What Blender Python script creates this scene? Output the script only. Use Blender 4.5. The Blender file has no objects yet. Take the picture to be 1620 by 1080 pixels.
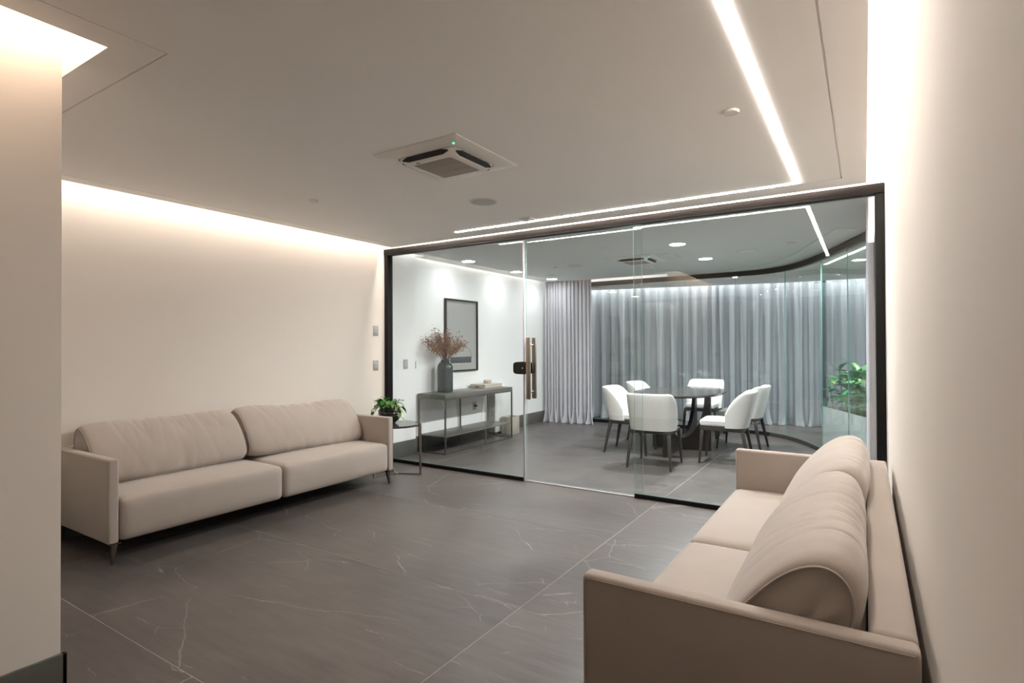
import bpy, bmesh, math, random
from mathutils import Matrix, Vector

random.seed(7)
C = bpy.context.scene.collection
S = bpy.context.scene
PI = math.pi

# ------------------------------------------------------------------ camera
cam_d = bpy.data.cameras.new('camera')
cam_d.sensor_width = 36.0
cam_d.lens = 876.0 / 1620.0 * 36.0
cam_d.clip_start = 0.02
cam = bpy.data.objects.new('camera', cam_d)
C.objects.link(cam)

def _cam_matrix():
    f, cx, cy = 876.0, 810.0, 540.0
    yd = Vector((1368 - cx, -(545 - cy), -f)).normalized()      # room depth direction in camera space
    xd = -Vector((-567 - cx, -(553 - cy), -f)).normalized()     # direction along the glass partition
    xd = (xd - yd * xd.dot(yd)).normalized()
    zd = xd.cross(yd)
    m = Matrix((xd, yd, zd)).to_4x4()
    m.translation = Vector((0, 0, 1.40))
    return m
cam.matrix_world = _cam_matrix()
S.camera = cam

# ------------------------------------------------------------------ world, view
w = bpy.data.worlds.new('world'); S.world = w
w.use_nodes = True
w.node_tree.nodes['Background'].inputs[0].default_value = (0.02, 0.025, 0.035, 1)   # night outside
w.node_tree.nodes['Background'].inputs[1].default_value = 1.0
S.view_settings.view_transform = 'Standard'
S.view_settings.look = 'None'
S.view_settings.exposure = 0.84
S.view_settings.gamma = 1.0
S.view_settings.use_curve_mapping = False
S.cycles.max_bounces = 10
S.cycles.diffuse_bounces = 6
S.cycles.glossy_bounces = 5
S.cycles.transmission_bounces = 6
S.cycles.transparent_max_bounces = 24
S.cycles.caustics_reflective = False
S.cycles.caustics_refractive = False
S.cycles.sample_clamp_indirect = 6.0

# ------------------------------------------------------------------ large lights: LED lines hidden in the ceiling coves
WARM = (1.0, 0.77, 0.60)
SOFT = (1.0, 0.91, 0.82)
COOL = (0.96, 0.985, 1.0)

def cove_light(name, p0, p1, width, power_per_m, col, z=2.785):
    a = Vector((p0[0], p0[1], z)); b = Vector((p1[0], p1[1], z))
    L = (b - a).length
    d = bpy.data.lights.new(name, 'AREA'); d.shape = 'RECTANGLE'
    d.size = L; d.size_y = width; d.energy = power_per_m * L; d.color = col
    o = bpy.data.objects.new(name, d); C.objects.link(o)
    ang = math.atan2(b.y - a.y, b.x - a.x)
    o.location = (a + b) / 2; o.rotation_euler = (0, 0, ang)
    return o

cove_light('cove_light_left_wall', (-4.86, 1.2), (-4.86, 4.75), 0.10, 2.6, SOFT)
cove_light('cove_light_partition', (-4.6, 4.82), (0.0, 4.82), 0.04, 6.0, SOFT)
cove_light('cove_light_right_wall', (0.08, 0.9), (0.08, 4.75), 0.07, 2.0, SOFT)
cove_light('cove_light_pillar', (-2.59, -2.0), (-2.59, 0.96), 0.15, 2.4, WARM)
cove_light('cove_light_pillar_end', (-4.5, 0.933), (-2.67, 0.933), 0.07, 0.9, WARM)
cove_light('cove_light_meeting_wall', (-5.03, 5.5), (-5.03, 9.0), 0.04, 1.0, COOL)
cove_light('cove_light_meeting_jog', (-4.90, 5.02), (-4.90, 5.45), 0.08, 1.2, COOL)
cove_light('cove_light_meeting_back', (-4.9, 9.15), (-2.8, 9.15), 0.10, 1.6, COOL)
cove_light('cove_light_meeting_right', (0.08, 5.05), (0.08, 6.6), 0.07, 1.5, COOL)
cove_light('cove_light_terrace', (-4.8, 9.83), (-1.25, 10.60), 0.08, 9.0, COOL)
cove_light('cove_light_terrace_far', (-1.2, 10.62), (1.6, 10.77), 0.08, 9.0, COOL)

# ------------------------------------------------------------------ materials
def new_mat(name):
    m = bpy.data.materials.new(name); m.use_nodes = True
    nt = m.node_tree
    return m, nt, nt.nodes['Principled BSDF']

def N(nt, t, **kw):
    n = nt.nodes.new(t)
    for k, v in kw.items():
        setattr(n, k, v)
    return n

def mat(name, col, rough=0.5, metal=0.0, var=0.06, scale=6.0, bump=0.0, bscale=80.0, sheen=0.0, spec=0.5, emit=None, estr=0.0, stretch=None, coat=0.0):
    m, nt, b = new_mat(name)
    co = N(nt, 'ShaderNodeTexCoord')
    src = co.outputs['Object']
    if stretch:
        mp = N(nt, 'ShaderNodeMapping'); mp.inputs['Scale'].default_value = stretch
        nt.links.new(src, mp.inputs['Vector']); src = mp.outputs['Vector']
    no = N(nt, 'ShaderNodeTexNoise'); no.inputs['Scale'].default_value = scale; no.inputs['Detail'].default_value = 5
    nt.links.new(src, no.inputs['Vector'])
    rp = N(nt, 'ShaderNodeMix', data_type='RGBA')
    lo = [max(0, c * (1 - var)) for c in col]; hi = [min(1, c * (1 + var)) for c in col]
    rp.inputs['A'].default_value = (*lo, 1); rp.inputs['B'].default_value = (*hi, 1)
    nt.links.new(no.outputs['Fac'], rp.inputs['Factor'])
    nt.links.new(rp.outputs['Result'], b.inputs['Base Color'])
    b.inputs['Roughness'].default_value = rough
    b.inputs['Metallic'].default_value = metal
    b.inputs['Specular IOR Level'].default_value = spec
    b.inputs['Sheen Weight'].default_value = sheen
    b.inputs['Coat Weight'].default_value = coat
    if sheen: b.inputs['Sheen Roughness'].default_value = 0.4
    if bump:
        n2 = N(nt, 'ShaderNodeTexNoise'); n2.inputs['Scale'].default_value = bscale; n2.inputs['Detail'].default_value = 3
        nt.links.new(src, n2.inputs['Vector'])
        bp = N(nt, 'ShaderNodeBump'); bp.inputs['Strength'].default_value = bump; bp.inputs['Distance'].default_value = 0.01
        nt.links.new(n2.outputs['Fac'], bp.inputs['Height']); nt.links.new(bp.outputs['Normal'], b.inputs['Normal'])
    if emit:
        b.inputs['Emission Color'].default_value = (*emit, 1); b.inputs['Emission Strength'].default_value = estr
    return m

def glass_mat(name, tint, refl=1.0):
    m = bpy.data.materials.new(name); m.use_nodes = True; nt = m.node_tree
    nt.nodes.clear()
    out = N(nt, 'ShaderNodeOutputMaterial'); mix = N(nt, 'ShaderNodeMixShader')
    tr = N(nt, 'ShaderNodeBsdfTransparent'); tr.inputs[0].default_value = (*tint, 1)
    gl = N(nt, 'ShaderNodeBsdfGlossy'); gl.inputs['Roughness'].default_value = 0.0; gl.inputs[0].default_value = (0.95, 1, 0.98, 1)
    lw = N(nt, 'ShaderNodeLayerWeight'); lw.inputs['Blend'].default_value = 0.5
    pw = N(nt, 'ShaderNodeMath', operation='POWER'); pw.inputs[1].default_value = 5.0
    ma = N(nt, 'ShaderNodeMath', operation='MULTIPLY_ADD'); ma.inputs[1].default_value = 0.96 * refl; ma.inputs[2].default_value = 0.042 * refl
    nt.links.new(lw.outputs['Facing'], pw.inputs[0]); nt.links.new(pw.outputs[0], ma.inputs[0])
    nt.links.new(ma.outputs[0], mix.inputs[0]); nt.links.new(tr.outputs[0], mix.inputs[1]); nt.links.new(gl.outputs[0], mix.inputs[2])
    nt.links.new(mix.outputs[0], out.inputs[0])
    return m

def stone_mat(name, base, vein, per_object=True, vscale=0.55, rough=0.34):
    m, nt, b = new_mat(name)
    geo = N(nt, 'ShaderNodeTexCoord'); oi = N(nt, 'ShaderNodeObjectInfo')
    off = N(nt, 'ShaderNodeVectorMath', operation='SCALE'); off.inputs[0].default_value = (37, 71, 13)
    nt.links.new(oi.outputs['Random'], off.inputs['Scale'])
    add = N(nt, 'ShaderNodeVectorMath', operation='ADD')
    nt.links.new(geo.outputs['Object'], add.inputs[0]); nt.links.new(off.outputs[0], add.inputs[1])
    P = add.outputs[0]
    # warp
    wn = N(nt, 'ShaderNodeTexNoise'); wn.inputs['Scale'].default_value = 1.6; wn.inputs['Detail'].default_value = 6; wn.inputs['Roughness'].default_value = 0.6
    nt.links.new(P, wn.inputs['Vector'])
    ws = N(nt, 'ShaderNodeVectorMath', operation='MULTIPLY_ADD'); ws.inputs[1].default_value = (0.26, 0.26, 0.0)
    nt.links.new(wn.outputs['Color'], ws.inputs[0]); nt.links.new(P, ws.inputs[2])
    st = N(nt, 'ShaderNodeMapping'); st.inputs['Rotation'].default_value = (0, 0, 0.6); st.inputs['Scale'].default_value = (0.62, 1.35, 1)
    nt.links.new(ws.outputs[0], st.inputs['Vector'])
    masks = []
    for sc, wd, thr in ((vscale, 0.0036, 0.47), (vscale * 2.1, 0.0055, 0.53)):
        vo = N(nt, 'ShaderNodeTexVoronoi', feature='DISTANCE_TO_EDGE'); vo.inputs['Scale'].default_value = sc * 1.7
        nt.links.new(st.outputs[0], vo.inputs['Vector'])
        mr = N(nt, 'ShaderNodeMapRange'); mr.inputs['From Min'].default_value = 0.0; mr.inputs['From Max'].default_value = wd
        mr.inputs['To Min'].default_value = 1; mr.inputs['To Max'].default_value = 0
        nt.links.new(vo.outputs['Distance'], mr.inputs['Value'])
        bn = N(nt, 'ShaderNodeTexNoise'); bn.inputs['Scale'].default_value = sc * 3.1; bn.inputs['Detail'].default_value = 3
        nt.links.new(P, bn.inputs['Vector'])
        br = N(nt, 'ShaderNodeMapRange'); br.inputs['From Min'].default_value = thr - 0.03; br.inputs['From Max'].default_value = thr + 0.09
        nt.links.new(bn.outputs['Fac'], br.inputs['Value'])
        mu = N(nt, 'ShaderNodeMath', operation='MULTIPLY')
        nt.links.new(mr.outputs[0], mu.inputs[0]); nt.links.new(br.outputs[0], mu.inputs[1])
        masks.append(mu)
    mx = N(nt, 'ShaderNodeMath', operation='MAXIMUM')
    nt.links.new(masks[0].outputs[0], mx.inputs[0]); nt.links.new(masks[1].outputs[0], mx.inputs[1])
    ms = N(nt, 'ShaderNodeMath', operation='MULTIPLY'); ms.inputs[1].default_value = 0.75
    nt.links.new(mx.outputs[0], ms.inputs[0])
    # clouds and streaks
    sm = N(nt, 'ShaderNodeMapping'); sm.inputs['Scale'].default_value = (1.8, 13.0, 1); sm.inputs['Rotation'].default_value = (0, 0, -0.35)
    nt.links.new(P, sm.inputs['Vector'])
    s1 = N(nt, 'ShaderNodeTexNoise'); s1.inputs['Scale'].default_value = 1.7; s1.inputs['Detail'].default_value = 7; s1.inputs['Roughness'].default_value = 0.65
    nt.links.new(sm.outputs[0], s1.inputs['Vector'])
    s2 = N(nt, 'ShaderNodeTexNoise'); s2.inputs['Scale'].default_value = 1.3; s2.inputs['Detail'].default_value = 4
    nt.links.new(P, s2.inputs['Vector'])
    sa = N(nt, 'ShaderNodeMath', operation='ADD'); nt.links.new(s1.outputs['Fac'], sa.inputs[0]); nt.links.new(s2.outputs['Fac'], sa.inputs[1])
    cr = N(nt, 'ShaderNodeValToRGB')
    cr.color_ramp.elements[0].position = 0.36; cr.color_ramp.elements[0].color = (*[c * 0.72 for c in base], 1)
    cr.color_ramp.elements[1].position = 0.66; cr.color_ramp.elements[1].color = (*[c * 1.34 for c in base], 1)
    hv = N(nt, 'ShaderNodeMath', operation='MULTIPLY'); hv.inputs[1].default_value = 0.5
    nt.links.new(sa.outputs[0], hv.inputs[0]); nt.links.new(hv.outputs[0], cr.inputs['Fac'])
    mc = N(nt, 'ShaderNodeMix', data_type='RGBA'); mc.inputs['B'].default_value = (*vein, 1)
    nt.links.new(ms.outputs[0], mc.inputs['Factor']); nt.links.new(cr.outputs['Color'], mc.inputs['A'])
    nt.links.new(mc.outputs['Result'], b.inputs['Base Color'])
    rr = N(nt, 'ShaderNodeMapRange'); rr.inputs['To Min'].default_value = rough - 0.05; rr.inputs['To Max'].default_value = rough + 0.08
    nt.links.new(s1.outputs['Fac'], rr.inputs['Value']); nt.links.new(rr.outputs[0], b.inputs['Roughness'])
    b.inputs['Specular IOR Level'].default_value = 0.42
    return m

M = {}
M['wall'] = mat('wall_paint', (0.80, 0.742, 0.682), 0.75, var=0.015, scale=3, bump=0.02, bscale=300)
M['wall_white'] = mat('wall_paint_white', (0.84, 0.84, 0.825), 0.7, var=0.012, scale=3)
M['ceil'] = mat('ceiling_paint', (0.92, 0.905, 0.885), 0.8, var=0.01, scale=2)
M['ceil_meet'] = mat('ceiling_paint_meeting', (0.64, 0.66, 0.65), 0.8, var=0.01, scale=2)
M['base'] = mat('baseboard_grey', (0.085, 0.085, 0.075), 0.45, var=0.05)
M['tile'] = stone_mat('porcelain_stone_tile', (0.107, 0.094, 0.088), (0.36, 0.335, 0.315))
M['timber'] = mat('unseen_walnut_panel', (0.14, 0.085, 0.055), 0.5, var=0.3, scale=8, stretch=(4, 4, 0.4))
M['grout'] = mat('grout', (0.42, 0.39, 0.36), 0.9)
M['sofa'] = mat('beige_velvet', (0.405, 0.352, 0.312), 0.85, var=0.07, scale=5, bump=0.10, bscale=240, sheen=0.35, spec=0.2)
M['seam'] = mat('beige_piping', (0.38, 0.33, 0.292), 0.85, sheen=0.25, spec=0.2)
M['legmetal'] = mat('dark_bronze_leg', (0.085, 0.065, 0.055), 0.35, metal=0.7)
M['frame'] = mat('dark_anodised_frame', (0.016, 0.013, 0.012), 0.6, spec=0.12)
M['black'] = mat('black_metal', (0.008, 0.008, 0.008), 0.55, spec=0.15)
M['blackp'] = mat('black_plastic', (0.008, 0.008, 0.008), 0.55)
M['glass'] = glass_mat('clear_glass', (0.960, 0.976, 0.972))
M['glass2'] = glass_mat('inner_glass', (0.950, 0.968, 0.968), refl=1.0)
M['gedge'] = mat('glass_edge', (0.22, 0.42, 0.38), 0.2, spec=0.6)
M['steel'] = mat('brushed_bronze_steel', (0.34, 0.28, 0.235), 0.32, metal=0.9, stretch=(1, 1, 0.05), scale=60, var=0.1)
M['chrome'] = mat('chrome', (0.6, 0.6, 0.6), 0.2, metal=1.0)
M['plate'] = mat('grey_switch_plate', (0.36, 0.37, 0.375), 0.4)
M['rocker'] = mat('grey_switch_rocker', (0.45, 0.46, 0.465), 0.35)
M['white_pl'] = mat('white_plastic', (0.76, 0.74, 0.70), 0.45)
M['white_pl2'] = mat('white_plastic_meeting', (0.70, 0.71, 0.68), 0.45)
M['grille'] = mat('filter_grille', (0.36, 0.31, 0.26), 0.7, bump=0.4, bscale=200)
M['spk'] = mat('speaker_grille', (0.56, 0.56, 0.56), 0.6, bump=0.5, bscale=500)
M['fabric'] = mat('offwhite_weave', (0.64, 0.64, 0.615), 0.9, var=0.12, scale=70, bump=0.2, bscale=260, sheen=0.1, spec=0.2)
M['piping'] = mat('offwhite_piping', (0.50, 0.50, 0.475), 0.9)
M['wood'] = mat('dark_stained_wood', (0.034, 0.028, 0.024), 0.45, stretch=(1, 1, 0.1), scale=40, var=0.25)
M['marble'] = stone_mat('dark_marble', (0.055, 0.052, 0.050), (0.30, 0.29, 0.28), vscale=1.6, rough=0.09)
M['tbase'] = mat('table_base_dark', (0.022, 0.020, 0.019), 0.35)
M['console'] = mat('greige_lacquer', (0.120, 0.114, 0.102), 0.38, var=0.05)
M['cframe'] = mat('console_frame_metal', (0.15, 0.14, 0.125), 0.35, metal=0.7)
M['curt1'] = mat('curtain_linen_mauve', (0.50, 0.49, 0.525), 0.95, var=0.08, scale=90, stretch=(1, 1, 0.3), spec=0.1)
M['curt2'] = mat('curtain_grey_sheer', (0.47, 0.485, 0.51), 0.95, var=0.08, scale=90, stretch=(1, 1, 0.3), spec=0.1)
M['vase'] = mat('smoky_blue_glass', (0.022, 0.033, 0.038), 0.22, var=0.5, scale=9, stretch=(1, 1, 0.25), spec=0.35)
M['dry'] = mat('dried_flower_rust', (0.21, 0.085, 0.035), 0.8, var=0.7, scale=14)
M['drystem'] = mat('dried_stem', (0.17, 0.10, 0.065), 0.8)
M['leaf'] = mat('green_leaf', (0.07, 0.27, 0.05), 0.35, var=0.5, scale=9)
M['leaf_light'] = mat('light_green_leaf', (0.26, 0.40, 0.10), 0.4, var=0.35, scale=14)
M['leaf_deep'] = mat('deep_green_leaf', (0.045, 0.25, 0.07), 0.3, var=0.6, scale=12)
M['yellow'] = mat('yellowed_leaf', (0.55, 0.42, 0.04), 0.5)
M['soil'] = mat('soil', (0.05, 0.04, 0.03), 0.95)
M['pot'] = mat('black_ribbed_ceramic', (0.012, 0.013, 0.014), 0.25, coat=0.3)
M['planter'] = mat('pale_planter', (0.55, 0.60, 0.58), 0.5)
M['artbg'] = mat('art_ground', (0.34, 0.345, 0.325), 0.6, var=0.10, scale=30, stretch=(1, 1, 0.02))
M['artdark'] = mat('art_slate_block', (0.045, 0.052, 0.065), 0.7, var=0.15, scale=12)
M['artline'] = mat('art_line', (0.10, 0.09, 0.075), 0.7)
M['artpale'] = mat('art_pale', (0.42, 0.38, 0.32), 0.7)
M['beige'] = mat('beige_leatherette', (0.50, 0.45, 0.38), 0.6)
M['bin'] = mat('taupe_bin', (0.44, 0.40, 0.335), 0.6)
M['greymetal'] = mat('satin_grey_panel', (0.40, 0.41, 0.40), 0.4)
M['dark'] = mat('dark_print', (0.03, 0.03, 0.03), 0.6)
M['seal'] = mat('clear_seal', (0.55, 0.52, 0.56), 0.3)
M['led'] = mat('led_diffuser', (0.9, 0.9, 0.9), 0.4, emit=(1.0, 0.92, 0.84), estr=42.0)
M['led_cool'] = mat('led_diffuser_cool', (0.9, 0.9, 0.9), 0.4, emit=(0.96, 0.98, 1.0), estr=7.0)
M['down'] = mat('downlight_diffuser', (0.9, 0.9, 0.9), 0.4, emit=(0.96, 0.985, 1.0), estr=22.0)
M['green_led'] = mat('green_indicator', (0.05, 0.6, 0.4), 0.4, emit=(0.05, 1.0, 0.55), estr=1.6)
M['winframe'] = mat('night_window', (0.02, 0.025, 0.03), 0.2)

def make_sheer(m, fac):
    nt = m.node_tree; out = [n for n in nt.nodes if n.type == 'OUTPUT_MATERIAL'][0]; b = nt.nodes['Principled BSDF']
    tr = N(nt, 'ShaderNodeBsdfTransparent'); mx = N(nt, 'ShaderNodeMixShader'); mx.inputs[0].default_value = fac
    nt.links.new(b.outputs[0], mx.inputs[1]); nt.links.new(tr.outputs[0], mx.inputs[2]); nt.links.new(mx.outputs[0], out.inputs[0])
make_sheer(M['curt2'], 0.18)

# ------------------------------------------------------------------ mesh helpers
def link(name, me, m=None, parent=None, smooth=None):
    o = bpy.data.objects.new(name, me); C.objects.link(o)
    if m is not None: me.materials.append(m)
    if parent is not None: o.parent = parent
    if smooth:
        for p in me.polygons: p.use_smooth = True
        me.set_sharp_from_angle(angle=math.radians(smooth))
    return o

def from_bm(name, bm, m=None, parent=None, smooth=40):
    bmesh.ops.recalc_face_normals(bm, faces=bm.faces)
    me = bpy.data.meshes.new(name); bm.to_mesh(me); bm.free()
    return link(name, me, m, parent, smooth)

def pyd(name, v, f, m=None, parent=None, smooth=40):
    bm = bmesh.new()
    vs = [bm.verts.new(p) for p in v]
    for q in f:
        try: bm.faces.new([vs[i] for i in q])
        except ValueError: pass
    return from_bm(name, bm, m, parent, smooth)

def box(name, lo, hi, m, parent=None, bevel=0.0, seg=2, rot=None):
    bm = bmesh.new()
    bmesh.ops.create_cube(bm, size=1.0)
    c = [(a + b) / 2 for a, b in zip(lo, hi)]; d = [abs(b - a) for a, b in zip(lo, hi)]
    for v in bm.verts:
        v.co = Vector((v.co.x * d[0], v.co.y * d[1], v.co.z * d[2]))
    if bevel:
        bmesh.ops.bevel(bm, geom=list(bm.edges), offset=bevel, segments=seg, profile=0.5, affect='EDGES')
    mt = Matrix.Translation(c)
    if rot is not None: mt = mt @ rot
    bmesh.ops.transform(bm, matrix=mt, verts=bm.verts)
    return from_bm(name, bm, m, parent)

def prism(name, poly, z0, z1, m, parent=None, bevel=0.0):
    bm = bmesh.new()
    a = [bm.verts.new((x, y, z0)) for x, y in poly]; b = [bm.verts.new((x, y, z1)) for x, y in poly]
    bm.faces.new(a[::-1]); bm.faces.new(b); n = len(poly)
    for i in range(n):
        bm.faces.new((a[i], a[(i + 1) % n], b[(i + 1) % n], b[i]))
    if bevel:
        es = [e for e in bm.edges if abs(e.verts[0].co.z - e.verts[1].co.z) < 1e-6]
        bmesh.ops.bevel(bm, geom=es, offset=bevel, segments=2, profile=0.5, affect='EDGES')
    bm.normal_update()
    bmesh.ops.triangulate(bm, faces=[f for f in bm.faces if len(f.verts) > 4])
    return from_bm(name, bm, m, parent, 30)

def tube(name, pts, r, m, parent=None, sides=8, closed=False, rads=None):
    pts = [Vector(p) for p in pts]; n = len(pts); bm = bmesh.new(); rings = []
    prev = None
    for i, p in enumerate(pts):
        if closed: t = (pts[(i + 1) % n] - pts[i - 1])
        else: t = pts[min(i + 1, n - 1)] - pts[max(i - 1, 0)]
        t.normalize()
        if prev is None:
            u = t.orthogonal().normalized()
        else:
            u = (prev - t * prev.dot(t)).normalized()
        prev = u; v = t.cross(u)
        rr = rads[i] if rads else r
        rings.append([bm.verts.new(p + (u * math.cos(2 * PI * k / sides) + v * math.sin(2 * PI * k / sides)) * rr) for k in range(sides)])
    cnt = n if closed else n - 1
    for i in range(cnt):
        A, B = rings[i], rings[(i + 1) % n]
        for k in range(sides):
            bm.faces.new((A[k], A[(k + 1) % sides], B[(k + 1) % sides], B[k]))
    if not closed:
        bm.faces.new(rings[0][::-1]); bm.faces.new(rings[-1])
    return from_bm(name, bm, m, parent, 60)

def lathe(name, prof, m, parent=None, sides=32, loc=(0, 0, 0), ripple=None):
    bm = bmesh.new(); rings = []
    for r, z in prof:
        if r < 1e-5:
            rings.append([bm.verts.new((loc[0], loc[1], loc[2] + z))])
        else:
            rings.append([bm.verts.new((loc[0] + r * math.cos(2 * PI * k / sides), loc[1] + r * math.sin(2 * PI * k / sides), loc[2] + z)) for k in range(sides)])
    for A, B in zip(rings, rings[1:]):
        for k in range(sides):
            k2 = (k + 1) % sides
            if len(A) == 1 and len(B) == 1: continue
            if len(A) == 1: bm.faces.new((A[0], B[k], B[k2]))
            elif len(B) == 1: bm.faces.new((A[k], A[k2], B[0]))
            else: bm.faces.new((A[k], A[k2], B[k2], B[k]))
    return from_bm(name, bm, m, parent, 35)

def taper(name, p0, p1, s0, s1, m, parent=None, bevel=0.004):
    """tapering square-section bar from p0 (section s0) to p1 (section s1)"""
    bm = bmesh.new(); p0 = Vector(p0); p1 = Vector(p1)
    A = []; B = []
    for sx, sy in ((-1, -1), (1, -1), (1, 1), (-1, 1)):
        A.append(bm.verts.new(p0 + Vector((sx * s0[0] / 2, sy * s0[1] / 2, 0))))
        B.append(bm.verts.new(p1 + Vector((sx * s1[0] / 2, sy * s1[1] / 2, 0))))
    bm.faces.new(A[::-1]); bm.faces.new(B)
    for i in range(4): bm.faces.new((A[i], A[(i + 1) % 4], B[(i + 1) % 4], B[i]))
    if bevel: bmesh.ops.bevel(bm, geom=list(bm.edges), offset=bevel, segments=2, profile=0.5, affect='EDGES')
    return from_bm(name, bm, m, parent)

def tag(o, label, cat, group=None, kind=None):
    o['label'] = label; o['category'] = cat
    if group: o['group'] = group
    if kind: o['kind'] = kind
    return o

def thing(name, label, cat, loc=(0, 0, 0), rz=0.0, group=None):
    o = bpy.data.objects.new(name, None); C.objects.link(o)
    o.location = loc; o.rotation_euler = (0, 0, rz); o.empty_display_size = 0.1
    return tag(o, label, cat, group)

def struct(o):
    o['kind'] = 'structure'
    return o

def empty_struct(name, loc=(0, 0, 0)):
    o = bpy.data.objects.new(name, None); C.objects.link(o); o.location = loc; o['kind'] = 'structure'
    return o

def copy_tree(o, parent=None):
    c = o.copy(); C.objects.link(c); c.parent = parent
    for ch in list(o.children): copy_tree(ch, c)
    return c

def catmull(pts, n=8):
    out = []
    P = [pts[0]] + list(pts) + [pts[-1]]
    for i in range(1, len(P) - 2):
        p0, p1, p2, p3 = [Vector(p) for p in P[i - 1:i + 3]]
        for k in range(n):
            t = k / n
            out.append(0.5 * ((2 * p1) + (p2 - p0) * t + (2 * p0 - 5 * p1 + 4 * p2 - p3) * t * t + (3 * p1 - p0 - 3 * p2 + p3) * t ** 3))
    out.append(Vector(pts[-1]))
    return out

# ------------------------------------------------------------------ setting
XL, XR, YP = -4.957, 0.135, 4.92
XW = -5.06              # meeting room wall
H, HU = 2.58, 2.80

# floor: grout bed with large stone tiles
floor = struct(box('floor', (-5.3, -5.6, -0.06), (2.2, 11.5, -0.0009), M['grout']))
xs = [-5.3, -4.39, -1.57, 1.25, 2.2]
ys = [-5.6] + [1.265 + 1.2575 * k for k in range(-5, 9)] + [11.5]
g = 0.0015
for i in range(len(xs) - 1):
    for j in range(len(ys) - 1):
        x0, x1, y0, y1 = xs[i] + g, xs[i + 1] - g, ys[j] + g, ys[j + 1] - g
        if y1 - y0 < 0.1: continue
        cx, cy = (x0 + x1) / 2, (y0 + y1) / 2      # bedded in the grout
        t = box('tile', (x0 - cx, y0 - cy, -0.012), (x1 - cx, y1 - cy, 0.0), M['tile'], floor, bevel=0.0008, seg=1)
        t.location = (cx, cy, 0)

# walls
struct(box('wall_left', (XL - 0.14, 0.9, 0), (XL, YP, HU), M['wall']))
struct(box('wall_left_return', (XL - 0.14, YP, 0), (XL, YP + 0.51, HU), M['wall_white']))
struct(box('wall_left_meeting', (XW - 0.12, YP + 0.51, 0), (XW, 11.4, HU), M['wall_white']))
struct(box('wall_right', (XR, -5.6, 0), (XR + 0.12, 6.70, HU), M['wall']))
struct(box('wall_pillar', (-5.2, -5.6, 0), (-2.68, 0.89, HU), M['wall'], bevel=0.002))
struct(box('wall_behind', (-2.68, -5.6, 0), (XR, -5.52, HU), M['timber']))  # unseen; distance and dark walnut invented to cut and warm bounced light
struct(box('wall_window', (-5.1, 11.2, 0), (2.1, 11.28, HU), M['winframe']))
struct(box('wall_terrace', (2.0, 6.6, 0), (2.1, 11.2, HU), M['wall_white']))
struct(box('wall_terrace_return', (XR + 0.12, 6.58, 0), (2.1, 6.70, HU), M['wall_white']))
struct(box('trim_1', (XL, 4.90, 2.586), (XR, 4.97, HU), M['ceil']))        # bulkhead above the glass header
# baseboards
struct(box('baseboard_left', (XL, 0.9, 0), (XL + 0.016, 4.86, 0.20), M['base'], bevel=0.002))
struct(box('baseboard_left_meeting', (XL, 4.97, 0), (XL + 0.016, YP + 0.526, 0.20), M['base'], bevel=0.002))
struct(box('baseboard_meeting_wall', (XW, YP + 0.51, 0), (XW + 0.016, 9.30, 0.20), M['base'], bevel=0.002))
struct(box('baseboard_right', (XR - 0.014, -5.5, 0), (XR, 4.86, 0.20), M['base'], bevel=0.002))
struct(box('baseboard_pillar', (-2.68, -5.5, 0), (-2.664, 0.906, 0.20), M['base'], bevel=0.002))
struct(box('baseboard_pillar_end', (-4.93, 0.89, 0), (-2.664, 0.906, 0.20), M['base'], bevel=0.002))

# ceilings
ceil = struct(box('ceiling', (-5.3, -5.6, HU), (2.2, 11.5, HU + 0.06), M['ceil']))
z0, z1 = H, H + 0.012
LEDX, LEDY, LW = -0.402, 4.510, 0.016
prism('ceiling_panel', [(-4.589, 1.131), (-2.350, 1.131), (-2.350, -5.5), (-0.135, -5.5), (-0.135, 4.559), (-4.589, 4.559)], z0, z1, M['ceil'], ceil)
prism('ceiling_panel', [(-0.127, -5.5), (0.020, -5.5), (0.020, 4.79), (-4.75, 4.79), (-4.75, 0.976), (-4.597, 0.976), (-4.597, 4.567), (-0.127, 4.567)], z0, z1, M['ceil'], ceil)
prism('ceiling_panel', [(-4.597, 0.976), (-2.50, 0.976), (-2.50, -5.5), (-2.358, -5.5), (-2.358, 1.123), (-4.597, 1.123)], z0, z1, M['ceil'], ceil)
prism('ceiling_backing', [(-4.75, 0.976), (-2.50, 0.976), (-2.50, -5.5), (0.020, -5.5), (0.020, 4.79), (-4.75, 4.79)], H + 0.0125, H + 0.03, M['ceil'], ceil)
# vertical cove risers (closing the light slots)
box('cove_riser', (-4.75, 0.976, H + 0.031), (-4.735, 4.79, HU), M['ceil'], ceil)
box('cove_riser', (-4.735, 4.775, H + 0.031), (0.005, 4.79, HU), M['ceil'], ceil)
box('cove_riser', (0.005, -5.5, H + 0.031), (0.020, 4.79, HU), M['ceil'], ceil)
box('cove_riser', (-2.50, -5.5, H + 0.031), (-2.485, 0.976, HU), M['ceil'], ceil)
box('cove_riser', (-4.735, 0.976, H + 0.031), (-2.485, 0.991, HU), M['ceil'], ceil)

# curved inner glass line (plan)
curve_pts = [(-1.75, 9.45, 0), (-1.38, 9.40, 0), (-1.08, 9.23, 0), (-0.84, 8.95, 0), (-0.64, 8.60, 0), (-0.47, 8.22, 0)]
curve = catmull(curve_pts, 6)
diag = [Vector((-0.47, 8.22, 0)), Vector((-0.16, 7.40, 0)), Vector((0.125, 6.66, 0))]
line = [Vector((-5.04, 9.45, 0)), Vector((-3.35, 9.45, 0)), Vector((-2.55, 9.45, 0))] + curve + diag[1:]

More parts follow.
